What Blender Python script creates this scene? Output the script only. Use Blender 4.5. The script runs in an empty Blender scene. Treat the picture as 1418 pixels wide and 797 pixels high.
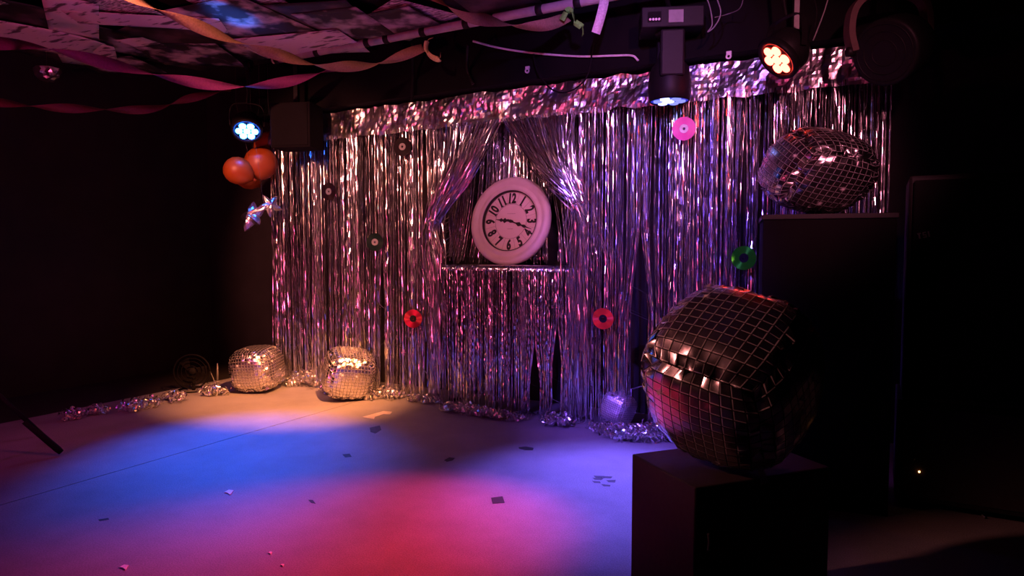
import bpy, bmesh, math, random
from mathutils import Vector, Matrix, Quaternion, noise
R = math.radians
rnd = random.Random(7)
scene = bpy.context.scene
col = scene.collection
# ------------------------------------------------------------------ camera
F = 930.0; CX, CY = 709.0, 398.5
CAM = Vector((0, 0, 1.0)); YAW = R(28.6); PITCH = R(3.26)
cd = bpy.data.cameras.new('camera'); cam = bpy.data.objects.new('camera', cd); col.objects.link(cam)
cam.location = CAM; cam.rotation_euler = (R(90) - PITCH, 0, YAW)
cd.sensor_width = 36; cd.lens = F / 1418 * 36; cd.clip_start = .02
scene.camera = cam
CR = cam.rotation_euler.to_matrix()
# ------------------------------------------------------------------ view, world
vs = scene.view_settings
vs.view_transform = 'Standard'; vs.look = 'None'; vs.gamma = 1; vs.use_curve_mapping = False
vs.exposure = 0.0
w = bpy.data.worlds.new('world'); scene.world = w; w.use_nodes = True
w.node_tree.nodes['Background'].inputs[0].default_value = (.5, .28, .42, 1)
w.node_tree.nodes['Background'].inputs[1].default_value = .006

def spot(name, loc, target, energy, color, size, blend=.8, radius=.06, parent=None):
    l = bpy.data.lights.new(name, 'SPOT'); l.energy = energy; l.color = color
    l.spot_size = R(size); l.spot_blend = blend; l.shadow_soft_size = radius
    o = bpy.data.objects.new(name, l); col.objects.link(o); o.location = loc
    o.rotation_euler = (Vector(target) - Vector(loc)).to_track_quat('-Z', 'Y').to_euler()
    if parent:
        o.location = Vector(loc) - parent.location; o.parent = parent
    return o
# unseen stage lamps in front of the picture, plus spots added for bounce and spill
spot('house_lamp_salmon', (-2.6, .3, 2.28), (-3.5, 3.6, 1.05), 560, (1, .29, .21), 38, .6, .06)
spot('house_lamp_pink', (-1.5, .1, 2.28), (-2.5, 3.6, 1.15), 170, (1, .33, .34), 34, .6, .06)
spot('house_lamp_rose', (.7, .3, 2.28), (-.85, 3.6, 1.4), 230, (1, .25, .38), 34, .6, .06)
spot('house_lamp_purple', (-.4, 1.3, 2.30), (-1.25, 3.6, 1.85), 130, (.55, .20, 1), 42, .9, .05)
spot('violet_bounce_spot', (-1.9, .8, 2.30), (-.95, 3.6, .55), 750, (.22, .09, 1), 38, .9, .05)  # added spot standing in for violet bounce off the lit floor
spot('house_lamp_orange', (-1.6, 2.3, 2.32), (-3.48, 3.30, 0), 2900, (1, .31, .10), 35, 1, .05)
spot('red_spill_spot', (-2.2, 1.0, 2.3), (-4.3, 2.5, 0), 60, (1, .08, .11), 50, 1, .06)  # added dim spot in place of red spill along the left floor edge
spot('house_lamp_magenta', (-3.4, -.9, 2.2), (-3.2, 1.3, 0), 55, (.70, .035, .62), 62, 1, .08)
spot('house_lamp_side', (-2.3, .1, 2.2), (-.40, 1.72, .72), 130, (1, .29, .26), 16, .9, .06)
spot('ceiling_bounce_spot', (-2.6, -.8, .35), (-3.0, 2.2, 2.35), 120, (1, .085, .25), 95, 1, .1)  # added uplight, boosts the floor's red bounce onto the ceiling
spot('blue_patch_spot', (-2.2, 0, .5), (-3.19, 2.66, 2.35), 2600, (.02, .18, 1), 4.5, .9, .03)  # unseen narrow spot added to make the blue patch on the ceiling

# ------------------------------------------------------------------ pixel helpers
def ray(x, y): return CR @ Vector(((x - CX) / F, -(y - CY) / F, -1))
def at_z(x, y, z):
    d = ray(x, y); return CAM + d * ((z - CAM.z) / d.z)
def at_Y(x, y, Y):
    d = ray(x, y); return CAM + d * (Y / d.y)
def at_d(x, y, d): return CAM + ray(x, y) * d
def project(p):
    q = CR.transposed() @ (Vector(p) - CAM)
    if q.z > -.05: return None
    return (CX + F * q.x / -q.z, CY - F * q.y / -q.z)
# ------------------------------------------------------------------ materials
def new_mat(name):
    m = bpy.data.materials.new(name); m.use_nodes = True
    return m, m.node_tree.nodes, m.node_tree.links, m.node_tree.nodes['Principled BSDF']
def plain(name, c, rough=.5, metal=0, noise_amt=.15, scale=30, bump=0, spec=.5):
    m, N, L, B = new_mat(name)
    t = N.new('ShaderNodeTexCoord'); n = N.new('ShaderNodeTexNoise'); n.inputs['Scale'].default_value = scale
    n.inputs['Detail'].default_value = 4
    L.new(t.outputs['Object'], n.inputs['Vector'])
    r = N.new('ShaderNodeValToRGB')
    r.color_ramp.elements[0].position = .3; r.color_ramp.elements[1].position = .7
    r.color_ramp.elements[0].color = [v * (1 - noise_amt) for v in c] + [1]
    r.color_ramp.elements[1].color = [min(1, v * (1 + noise_amt)) for v in c] + [1]
    L.new(n.outputs['Fac'], r.inputs['Fac']); L.new(r.outputs['Color'], B.inputs['Base Color'])
    B.inputs['Roughness'].default_value = rough; B.inputs['Metallic'].default_value = metal
    B.inputs['Specular IOR Level'].default_value = spec
    if bump:
        b = N.new('ShaderNodeBump'); b.inputs['Strength'].default_value = bump; b.inputs['Distance'].default_value = .004
        L.new(n.outputs['Fac'], b.inputs['Height']); L.new(b.outputs['Normal'], B.inputs['Normal'])
    return m
def emit(name, c, s):
    m, N, L, B = new_mat(name)
    B.inputs['Base Color'].default_value = (.02, .02, .02, 1)
    B.inputs['Emission Color'].default_value = (*c, 1); B.inputs['Emission Strength'].default_value = s
    return m
def foil(name, rough=.26, bump=.5, scale=90, tint=.5, base=(.92, .88, .93), stretch=False):
    m, N, L, B = new_mat(name)
    t = N.new('ShaderNodeTexCoord'); n = N.new('ShaderNodeTexNoise'); n.inputs['Scale'].default_value = scale * .5
    mp = N.new('ShaderNodeMapping'); L.new(t.outputs['Object'], mp.inputs['Vector']); L.new(mp.outputs['Vector'], n.inputs['Vector'])
    if stretch: mp.inputs['Scale'].default_value = (2.5, 2.5, .35)
    hs = N.new('ShaderNodeValToRGB'); e = hs.color_ramp.elements
    cols = [(.3, (.55, .60, 1)), (.42, (.95, .92, .97)), (.52, (.96, .90, .92)), (.6, (.7, 1, .72)), (.66, (1, .82, .6)), (.75, (1, .7, .9))]
    e[0].position = cols[0][0]; e[0].color = (*cols[0][1], 1); e[1].position = cols[-1][0]; e[1].color = (*cols[-1][1], 1)
    for p, c in cols[1:-1]:
        q = e.new(p); q.color = (*c, 1)
    L.new(n.outputs['Fac'], hs.inputs['Fac'])
    mx = N.new('ShaderNodeMix'); mx.data_type = 'RGBA'; mx.inputs[0].default_value = tint
    mx.inputs[6].default_value = (*base, 1); L.new(hs.outputs['Color'], mx.inputs[7])
    L.new(mx.outputs[2], B.inputs['Base Color'])
    B.inputs['Metallic'].default_value = 1; B.inputs['Roughness'].default_value = rough
    if bump:
        n2 = N.new('ShaderNodeTexNoise'); n2.inputs['Scale'].default_value = scale; n2.inputs['Detail'].default_value = 3
        L.new(t.outputs['Object'], n2.inputs['Vector'])
        b = N.new('ShaderNodeBump'); b.inputs['Strength'].default_value = bump; b.inputs['Distance'].default_value = .006
        L.new(n2.outputs['Fac'], b.inputs['Height']); L.new(b.outputs['Normal'], B.inputs['Normal'])
    return m
M = {}
M['wall'] = plain('black_paint', (.020, .016, .018), .8, spec=.2, scale=6)
M['soffit'] = plain('matt_black', (.007, .006, .007), .9, spec=.08, scale=6)
M['black'] = plain('black_lacquer', (.014, .011, .012), .55, scale=20, bump=.1, spec=.3)
M['plinth'] = plain('black_board', (.030, .024, .024), .6, scale=60, bump=.15, spec=.3)
M['blackmetal'] = plain('black_metal', (.008, .007, .008), .5, scale=50, spec=.18)
M['rubber'] = plain('black_rubber', (.008, .007, .008), .8, spec=.12)
M['steel'] = plain('scaffold_steel', (.72, .68, .70), .38, .25, scale=20)
M['dullsteel'] = plain('dull_steel', (.30, .29, .30), .5, .6)
M['whiteplastic'] = plain('white_plastic', (.75, .74, .74), .4)
M['greyplastic'] = plain('grey_plastic', (.2, .2, .2), .5)
M['strand'] = foil('fringe_foil', .19, 0, 120, .45, stretch=True)
M['header'] = foil('header_foil', .3, .55, 22, .8)
M['tinsel'] = foil('tinsel_foil', .24, .3, 60, .25, (.98, .96, .97))
M['tile'] = foil('balloon_foil', .25, .22, 16, .08, (.80, .76, .77))
M['tile_soft'] = foil('soft_balloon_foil', .5, .2, 30, .05, (.85, .82, .85))
M['tileline'] = plain('printed_black_line', (.015, .012, .013), .3, .3)
M['tilelight'] = plain('printed_pale_line', (.75, .72, .72), .3, .6)
M['starprint'] = plain('printed_star', (.85, .8, .8), .45)
M['crumpled'] = foil('crumpled_foil', .28, .5, 18, .1)
M['clockrim'] = plain('cream_clock_rim', (.60, .50, .50), .45, scale=14, noise_amt=.06)
M['clockface'] = plain('cream_clock_face', (.66, .53, .53), .6, noise_amt=.05, scale=8)
M['ink'] = plain('clock_ink', (.012, .01, .01), .5)
M['faint'] = plain('faint_ink', (.30, .22, .22), .6)
M['orange'] = plain('orange_latex', (.34, .07, .011), .4, noise_amt=.06, scale=9)
M['thread'] = plain('thread', (.1, .1, .1), .6)

# ------------------------------------------------------------------ mesh helpers
class MB:
    def __init__(s): s.v = []; s.f = []; s.m = []
    def add(s, vs, fs, mi=0, mat=None):
        o = len(s.v)
        s.v += [tuple(mat @ Vector(p)) for p in vs] if mat else [tuple(p) for p in vs]
        for f in fs: s.f.append(tuple(i + o for i in f)); s.m.append(mi)
    def box(s, a, b, mat=None, mi=0, bev=0):
        if bev:
            bm = bmesh.new(); bmesh.ops.create_cube(bm, size=1)
            for v in bm.verts: v.co = Vector([(a[i] + b[i]) / 2 + v.co[i] * (b[i] - a[i]) for i in range(3)])
            bmesh.ops.bevel(bm, geom=bm.edges[:], offset=bev, segments=2, affect='EDGES', profile=.5)
            bm.verts.index_update()
            s.add([v.co.copy() for v in bm.verts], [[v.index for v in f.verts] for f in bm.faces], mi, mat); bm.free(); return
        x0, y0, z0 = a; x1, y1, z1 = b
        s.add([(x0, y0, z0), (x1, y0, z0), (x1, y1, z0), (x0, y1, z0), (x0, y0, z1), (x1, y0, z1), (x1, y1, z1), (x0, y1, z1)],
              [(0, 3, 2, 1), (4, 5, 6, 7), (0, 1, 5, 4), (1, 2, 6, 5), (2, 3, 7, 6), (3, 0, 4, 7)], mi, mat)
    def lathe(s, prof, n=24, mat=None, mi=0, close=False):
        vs, fs = [], []
        for r, z in prof:
            for k in range(n):
                a = 2 * math.pi * k / n; vs.append((r * math.cos(a), r * math.sin(a), z))
        P = len(prof)
        for i in range(P - 1 + (1 if close else 0)):
            for k in range(n):
                a, b = i * n + k, i * n + (k + 1) % n; c, d = ((i + 1) % P) * n + (k + 1) % n, ((i + 1) % P) * n + k
                fs.append((a, b, c, d))
        if not close:
            if prof[0][0] > 1e-6: fs.append(tuple(range(n))[::-1])
            if prof[-1][0] > 1e-6: fs.append(tuple(range((P - 1) * n, P * n)))
        s.add(vs, fs, mi, mat)
    def tube(s, pts, r, n=8, mat=None, mi=0, caps=True):
        pts = [Vector(p) for p in pts]; vs, fs = [], []
        rr = r if isinstance(r, (list, tuple)) else [r] * len(pts)
        nrm = None
        for i, p in enumerate(pts):
            t = (pts[min(i + 1, len(pts) - 1)] - pts[max(i - 1, 0)]).normalized()
            if nrm is None: nrm = t.orthogonal().normalized()
            else: nrm = (nrm - t * nrm.dot(t)).normalized()
            b = t.cross(nrm)
            for k in range(n):
                a = 2 * math.pi * k / n; vs.append(p + (nrm * math.cos(a) + b * math.sin(a)) * rr[i])
        for i in range(len(pts) - 1):
            for k in range(n): fs.append((i * n + k, i * n + (k + 1) % n, (i + 1) * n + (k + 1) % n, (i + 1) * n + k))
        if caps: fs.append(tuple(range(n))[::-1]); fs.append(tuple(range((len(pts) - 1) * n, len(pts) * n)))
        s.add(vs, fs, mi, mat)
    def strip(s, pts, wids, mi=0):
        """ribbon through pts; wids = half-width vectors"""
        vs = []
        for p, q in zip(pts, wids): vs.append(p - q); vs.append(p + q)
        s.add(vs, [(2 * i, 2 * i + 1, 2 * i + 3, 2 * i + 2) for i in range(len(pts) - 1)], mi)
    def build(s, name, mats, parent=None, smooth=False, loc=None):
        me = bpy.data.meshes.new(name); me.from_pydata(s.v, [], s.f)
        for m in (mats if isinstance(mats, (list, tuple)) else [mats]): me.materials.append(M[m] if isinstance(m, str) else m)
        if any(s.m): me.polygons.foreach_set('material_index', s.m)
        if smooth: me.polygons.foreach_set('use_smooth', [True] * len(s.f))
        me.update()
        o = bpy.data.objects.new(name, me); col.objects.link(o)
        if parent: o.parent = parent
        if loc is not None: o.location = loc
        return o
def tag(o, label, cat, group=None, kind=None):
    o['label'] = label; o['category'] = cat
    if group: o['group'] = group
    if kind: o['kind'] = kind
    return o
def thing(name, loc, label, cat, group=None, rz=0):
    o = bpy.data.objects.new(name, None); col.objects.link(o); o.location = loc; o.rotation_euler = (0, 0, rz)
    o.empty_display_size = .05
    return tag(o, label, cat, group)
def struct(o): o['kind'] = 'structure'; return o
def bez(ps, n):
    """Catmull-Rom through ps"""
    ps = [Vector(p) for p in ps]; q = [ps[0] * 2 - ps[1]] + ps + [ps[-1] * 2 - ps[-2]]; out = []
    for i in range(1, len(q) - 2):
        for k in range(n):
            t = k / n; a, b, c, d = q[i - 1:i + 3]
            out.append(.5 * ((2 * b) + (c - a) * t + (2 * a - 5 * b + 4 * c - d) * t * t + (-a + 3 * b - 3 * c + d) * t ** 3))
    return out + [ps[-1]]
# ================================================================== ROOM
XL, XR, YF, YB, ZC = -5.2, 2.6, -2.2, 3.95, 2.35
FZ = -.012
def slab(name, a, b, mat):
    m = MB(); m.box(a, b); return struct(m.build(name, mat))
# floor finish
m_, N, L, B = new_mat('stage_vinyl')
tc = N.new('ShaderNodeTexCoord')
n1 = N.new('ShaderNodeTexNoise'); n1.inputs['Scale'].default_value = 220; n1.inputs['Detail'].default_value = 2
n2 = N.new('ShaderNodeTexNoise'); n2.inputs['Scale'].default_value = 2.2; n2.inputs['Detail'].default_value = 6; n2.inputs['Roughness'].default_value = .65
L.new(tc.outputs['Object'], n1.inputs['Vector']); L.new(tc.outputs['Object'], n2.inputs['Vector'])
r1 = N.new('ShaderNodeValToRGB'); r1.color_ramp.elements[0].position = .25; r1.color_ramp.elements[0].color = (.17, .16, .165, 1)
r1.color_ramp.elements[1].position = .78; r1.color_ramp.elements[1].color = (.36, .345, .35, 1)
L.new(n1.outputs['Fac'], r1.inputs['Fac'])
r2 = N.new('ShaderNodeValToRGB'); r2.color_ramp.elements[0].position = .32; r2.color_ramp.elements[0].color = (.72, .72, .72, 1)
r2.color_ramp.elements[1].position = .62; r2.color_ramp.elements[1].color = (1, 1, 1, 1)
L.new(n2.outputs['Fac'], r2.inputs['Fac'])
mu = N.new('ShaderNodeMix'); mu.data_type = 'RGBA'; mu.blend_type = 'MULTIPLY'; mu.inputs[0].default_value = 1
L.new(r1.outputs['Color'], mu.inputs[6]); L.new(r2.outputs['Color'], mu.inputs[7]); L.new(mu.outputs[2], B.inputs['Base Color'])
B.inputs['Roughness'].default_value = .62; B.inputs['Specular IOR Level'].default_value = .35
bp = N.new('ShaderNodeBump'); bp.inputs['Strength'].default_value = .2; bp.inputs['Distance'].default_value = .002
L.new(n1.outputs['Fac'], bp.inputs['Height']); L.new(bp.outputs['Normal'], B.inputs['Normal'])
M['vinyl'] = m_
fl = slab('floor', (XL, YF, FZ - .1), (XR, YB, FZ), 'wall')
xs = [-4.42, -3.0, -1.42, .16, 1.74, XR]
for i in range(5):          # vinyl sheets laid side by side; the joints are open by a few millimetres
    mb = MB(); mb.box((xs[i] + .003, YF, FZ), (xs[i + 1] - (.003 if i < 1 else -.0029), YB, 0))
    o = mb.build('vinyl_sheet', 'vinyl', fl)
slab('ceiling', (XL, YF, ZC), (XR, YB, ZC + .1), 'wall')
slab('wall_back', (XL, YB, FZ - .1), (XR, YB + .1, ZC + .1), 'wall')
slab('wall_left', (XL - .1, YF, FZ - .1), (XL, YB + .1, ZC + .1), 'wall')
slab('wall_right', (XR, YF, FZ - .1), (XR + .1, YB + .1, ZC + .1), 'wall')
slab('wall_front', (XL - .1, YF - .1, FZ - .1), (XR + .1, YF, ZC + .1), 'wall')
slab('trim_1', (-4.15, 3.50, 1.975), (XR, YB, ZC), 'soffit')       # black soffit over the curtain
# ================================================================== FOIL CURTAINS
CY0 = 3.60
def clump(u, seed, k=1.0):
    return noise.noise(Vector((u * 5.3, seed, 0))) * .11 * k + noise.noise(Vector((u * 17, seed + 9, 0))) * .02 * k
GAPS = [(-1.155, .055, .5), (-2.985, .03, .5), (-1.66, .03, .5), (-1.80, .035, .35), (-2.60, .02, .9), (-.62, .02, .9), (-3.42, .02, .6), (-.30, .02, .9)]
def strand(mb, p0, zend, rg, hw, lean=0, trail=0, tdir=0, ymul=1, fold=0):
    """one foil strand hanging from p0, with an optional tail lying on the floor"""
    n = 44; pts = []; wid = []
    ph1, ph2 = rg.random() * 6.3, rg.random() * 6.3; f1, f2 = rg.uniform(.4, 1.1), rg.uniform(.5, 1.5)
    A = rg.uniform(.0006, .0035); a0 = rg.uniform(-1.25, 1.25); tw = rg.uniform(-.4, .4); drop = p0.z - zend; jit = rg.uniform(.0003, .0032) * drop / 1.8
    for i in range(n + 1):
        s = i / n
        x = p0.x + lean * s * s + A * math.sin(ph1 + f1 * 6.3 * s); y = p0.y + A * 1.4 * ymul * math.sin(ph2 + f2 * 6.3 * s) + rg.gauss(0, jit)
        z = p0.z - drop * s
        for gx, gw, gs in GAPS:                         # strands lean aside from the open gaps lower down
            d = x - gx
            if abs(d) < gw * 2.2 and s > 1 - gs - .1:
                k = min(1, (s - (1 - gs - .1)) / .25); x += math.copysign(gw * k * (1 - abs(d) / (gw * 2.2)), d if d else 1)
        a = a0 + tw * s + .14 * math.sin(ph2 + 4 * s) + rg.gauss(0, .13)
        pts.append(Vector((x, y, z))); wid.append(Vector((math.cos(a), math.sin(a), rg.gauss(0, .06))) * hw)
    if fold:
        q0 = pts[0]; arc = [q0 + Vector((0, fold + .03, 0))] + [q0 + Vector((0, fold - fold * math.sin(k_ * .314), -fold + fold * math.cos(k_ * .314))) for k_ in range(6)]
        pts = arc + [p_ for p_ in pts if p_.z < q0.z - fold]; ya = rg.gauss(.27, .22); wid = [Vector((math.cos(ya), math.sin(ya), 0)) * hw * 1.3] * len(arc) + wid[-(len(pts) - len(arc)):]
    if trail:
        p = pts[-1].copy(); d = tdir; k = max(3, int(trail / .018)); z = p.z; cur = rg.gauss(0, .16)
        for i in range(k):
            d += cur + rg.gauss(0, .22); z = max(.004 + rg.random() * .012, z * .5)
            p = p + Vector((math.sin(d), -math.cos(d), 0)) * .018; p.z = z
            if p.y > 3.9: p.y = 3.9
            a = rg.gauss(0, .5); pts.append(p.copy()); wid.append(Vector((math.cos(d) * math.cos(a), math.sin(d) * math.cos(a), math.sin(a) * .6)) * hw)
    mb.strip(pts, wid)
def fringe(parent, x0, x1, ztop, n, seed, y=CY0, zend=.02, ptrail=.35, name='fringe', thick=.03, mat='strand', fold=0, flare=0):
    rg = random.Random(seed); mb = MB()
    for k in range(n):
        x = x0 + (x1 - x0) * (k + rg.random()) / n
        x += clump(x, seed * .1)
        x = min(max(x, x0 - .01), x1 + .01)
        t = rg.random() < ptrail
        strand(mb, Vector((x, y + rg.uniform(-thick, thick), ztop)), (.012 if t else zend + rg.random() * .05), rg, rg.choice((.0013, .0018, .0024, .0034)),
               rg.gauss(0, .008) + flare * (x - (x0 + x1) / 2), rg.uniform(.04, .20) if t else 0, rg.gauss(0, .7), fold=fold)
    o = mb.build(name, mat, parent); o['kind'] = 'stuff'; return o
def header_sheet(parent, x0, x1, z0, z1, seed, y=CY0, amp=.02, mat='header'):
    mb = MB(); rg = random.Random(seed); nx, nz = max(8, int((x1 - x0) / .014)), 11; vs = []; fs = []
    for j in range(nz + 1):
        for i in range(nx + 1):
            x = x0 + (x1 - x0) * i / nx; z = z0 + (z1 - z0) * j / nz
            p = Vector((x * 6 + seed, z * 8, seed)); q = Vector((x * 30, z * 30, seed + 5))
            yy = y - .012 + noise.noise(p) * amp * 1.4 + noise.noise(q) * amp * .5 + rg.gauss(0, .0006)
            zz = z + (noise.noise(Vector((x * 9, seed, 3))) * .018 if j in (0, nz) else noise.noise(q) * .006)
            vs.append((x, yy, min(zz, 1.972)))
    for j in range(nz):
        for i in range(nx): a = j * (nx + 1) + i; fs.append((a, a + 1, a + nx + 2, a + nx + 1))
    mb.add(vs, fs); return mb.build('header', mat, parent)
panels = [(-4.02, -3.22, 'silver foil fringe curtain panel at the dark wall end behind two floor balloons'),
          (-3.24, -2.52, 'silver foil fringe curtain panel beside the left tied drape of the clock niche'),
          (-1.54, -.78, 'violet-lit foil fringe curtain panel with a red disc and a wide dark gap'),
          (-.80, .02, 'silver foil fringe curtain panel behind the balloon on the tall black box')]
for i, (x0, x1, lab) in enumerate(panels):
    t = thing('foil_curtain', ((x0 + x1) / 2, CY0, 0), lab, 'curtain', 'foil fringe curtain panels along the back wall')
    h = header_sheet(t, x0, x1, 1.775, 1.96, i + 1); f = fringe(t, x0, x1, 1.80, int((x1 - x0) * 270), 10 + i)
    f2 = fringe(t, x0, x1, 1.80, int((x1 - x0) * 28), 40 + i, y=CY0 + .09, ptrail=.1, name='fringe_lining', mat='strand')
    for o in (h, f, f2): o.location = -t.location
# tied-back drape around the niche
x0, x1 = -2.54, -1.52
t = thing('tied_back_foil_curtain', ((x0 + x1) / 2, CY0, 0), 'foil fringe drape parted and tied back to both sides above the clock', 'curtain')
h = header_sheet(t, x0, x1, 1.775, 1.96, 9); h.location = -t.location
def drape(xa, xb, tie, n, seed, bulge):
    rg = random.Random(seed); mb = MB()
    for k in range(n):
        x = xa + (xb - xa) * rg.random(); p0 = Vector((x, CY0 + rg.uniform(-.03, .02), 1.79)); j = Vector((rg.gauss(0, .022), rg.gauss(0, .02), rg.gauss(0, .03)))
        e = tie + j; mid = p0.lerp(e, .5) + Vector((bulge * rg.uniform(.3, 1.2), -.02, -.05 * abs(x - tie.x) + rg.gauss(0, .015)))
        end = Vector((tie.x + rg.gauss(0, .05), CY0 + rg.uniform(-.04, .005), rg.uniform(.02, .5)))
        path = bez([p0, mid, e, e.lerp(end, .35) + Vector((j.x, 0, 0)), end] if rg.random() < .35 else [p0, mid, e, e + Vector((-.02 if xa < -2.2 else .02, .08, -.07))], 9); hw = rg.choice((.0018, .0024, .0034)); a0 = rg.gauss(0, .7); wd = []
        for i, p in enumerate(path):
            d = (path[min(i + 1, len(path) - 1)] - path[max(i - 1, 0)]).normalized(); sd = d.cross(Vector((0, 1, 0))).normalized(); a = a0 + rg.gauss(0, .22) + .03 * i
            wd.append((sd * math.cos(a) + Vector((0, 1, 0)) * math.sin(a)) * hw)
        mb.strip(path, wd)
    o = mb.build('drape', 'strand', t); o.location = -t.location; o['kind'] = 'stuff'
    tb = MB(); tb.lathe([(.035, -.012), (.042, 0), (.035, .012), (.028, 0)], 14, Matrix.Translation(tie), close=True)
    b = tb.build('tie_band', 'strand', t, True); b.location = -t.location
TL = at_Y(601, 305, CY0 - .02); TR = at_Y(801, 282, CY0 - .02)
drape(-2.52, -2.03, TL, 190, 71, .05); drape(-2.03, -1.54, TR, 190, 72, -.03)
# curtain at the back of the niche and skirt below the ledge
LZ = .895
t = thing('niche_backing_curtain', (-2.03, 3.84, LZ), 'foil fringe sheet hanging at the back of the niche behind the clock', 'curtain')
f = fringe(t, -2.52, -1.56, 1.86, 330, 81, y=3.84, zend=LZ + .01, ptrail=0, thick=.02, flare=.35)
h = header_sheet(t, -2.66, -1.42, 1.82, 1.95, 12, y=3.85, amp=.008); f.location = h.location = -t.location
t = thing('foil_skirt', (-2.03, CY0, 0), 'foil fringe skirt hanging from the ledge under the clock to the floor', 'curtain')
f = fringe(t, -2.545, -1.515, LZ + .012, 360, 91, y=CY0 - .005, zend=.02, ptrail=.4, thick=.008, fold=.03)
f.location = -t.location
t = MB(); t.box((-2.49, 3.62, LZ - .03), (-1.57, YB - .012, LZ), bev=.003)
for x in (-2.45, -1.61): t.box((x - .02, 3.66, 0), (x + .02, YB - .012, LZ - .03))
tag(t.build('niche_ledge', 'black'), 'black ledge the cream clock stands on, hidden behind the foil skirt', 'ledge')
# ================================================================== CLOCK
def text_mesh(s, size, off=0):
    cu = bpy.data.curves.new('t', 'FONT'); cu.body = s; cu.size = size; cu.align_x = 'CENTER'; cu.align_y = 'CENTER'; cu.extrude = .0008; cu.offset = off; cu.resolution_u = 3
    o = bpy.data.objects.new('t', cu); col.objects.link(o)
    me = bpy.data.meshes.new_from_object(o.evaluated_get(bpy.context.evaluated_depsgraph_get()))
    vs = [v.co.copy() for v in me.vertices]; fs = [tuple(p.vertices) for p in me.polygons]
    bpy.data.objects.remove(o); bpy.data.curves.remove(cu); bpy.data.meshes.remove(me)
    xs_ = [v.x for v in vs]; ys_ = [v.y for v in vs]; c = Vector(((min(xs_) + max(xs_)) / 2, (min(ys_) + max(ys_)) / 2, 0))
    return [v - c for v in vs], fs
CRAD = .282
ck = thing('wall_clock', (-2.035, 3.665, LZ), 'round cream wall clock with wide moulded rim and black numerals', 'clock')
lean = R(10)
# clock local frame: disc in x-z plane facing -y, leaning back
CM = Matrix.Translation((0, .012, .004)) @ Matrix.Rotation(-lean, 4, 'X') @ Matrix.Translation((0, 0, CRAD)) @ Matrix.Rotation(R(90), 4, 'X')
mb = MB(); mb.lathe([(.19, .012), (.194, .034), (.202, .040), (.214, .040), (.222, .030), (.232, .034), (.245, .046), (.262, .046), (.276, .034), (.282, .016), (.276, -.004), (.25, -.012), (.19, -.012)], 96, CM, close=True)
mb.build('rim', 'clockrim', ck, True)
mb = MB(); mb.lathe([(0, .008), (.192, .008), (.192, -.006), (0, -.006)], 72, CM); face = mb.build('dial', 'clockface', ck)
mb = MB(); mb.lathe([(.1885, .0085), (.1885, .032), (.194, .034), (.194, .0085)], 72, CM, close=True); mb.build('inner_bezel', 'ink', ck, True)
for r0, wd_ in ((.110, .0014), (.184, .0010)):
    mb = MB(); mb.lathe([(r0, .0082), (r0 + wd_, .0082), (r0 + wd_, .0092), (r0, .0092)], 64, CM, close=True); mb.build('printed_ring', 'ink' if r0 < .15 else 'faint', face)
for k in range(12):
    a = R(90 - 30 * k - 15); mb = MB()
    mb.box((.111, -.0006, .0082), (.184, .0006, .0092), CM @ Matrix.Rotation(a, 4, 'Z')); mb.build('division_line', 'faint', face)
for k in range(1, 13):
    a = R(90 - 30 * k); v, f = text_mesh(str(k), .076, .0036)
    flip = k in (4, 5, 6, 7, 8)
    T = CM @ Matrix.Rotation(a, 4, 'Z') @ Matrix.Translation((.148, 0, .009)) @ Matrix.Rotation(R(90 if flip else -90), 4, 'Z') @ Matrix.Diagonal((.78, 1.14, 1, 1))
    mb = MB(); mb.add(v, f, 0, T)
    hgt = max(p.y for p in v)
    if k in (1, 10, 11, 12):                           # slab feet of the ones
        lefts = {1: [0], 11: [-.0195, .0195], 10: [-.027], 12: [-.027]}[k]
        for lx in lefts:
            mb.box((lx - .009, -hgt - .0002, -.0008), (lx + .016, -hgt + .005, .0008), T)
    mb.build('numeral', 'ink', face)
for y_, n_ in ((.047, 9), (-.05, 6)):
    mb = MB()
    for i in range(n_): mb.box(((i - n_ / 2) * .0065, y_, .0082), ((i - n_ / 2) * .0065 + .0045, y_ + .003, .009), CM)
    mb.build('printed_line', 'faint', face)['kind'] = 'stuff'
def hand(name, ang, length, wdt, tail, zz):
    a = R(ang); T = CM @ Matrix.Translation((0, 0, zz)) @ Matrix.Rotation(a, 4, 'Z'); mb = MB()
    prof = [(-tail, .002), (-tail * .6, wdt * .8), (0, wdt * .5), (length * .25, wdt * .35), (length * .40, wdt * 1.5), (length * .52, wdt * .4), (length * .64, wdt * 1.1), (length * .75, wdt * .35), (length, .0012)]
    vs = []; fs = []
    for x, h_ in prof: vs += [(x, -h_, 0), (x, h_, 0), (x, -h_, .002), (x, h_, .002)]
    for i in range(len(prof) - 1):
        b = i * 4; fs += [(b, b + 1, b + 5, b + 4), (b + 2, b + 6, b + 7, b + 3), (b, b + 4, b + 6, b + 2), (b + 1, b + 3, b + 7, b + 5)]
    mb.add(vs, fs, 0, T); mb.build(name, 'ink', ck)
hand('hour_hand', 173, .108, .0115, .02, .011); hand('minute_hand', -19, .162, .0095, .03, .014)
mb = MB(); mb.lathe([(.010, .010), (.010, .018), (.004, .021), (0, .021)], 16, CM); mb.build('hand_cap', 'ink', ck, True)
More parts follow.
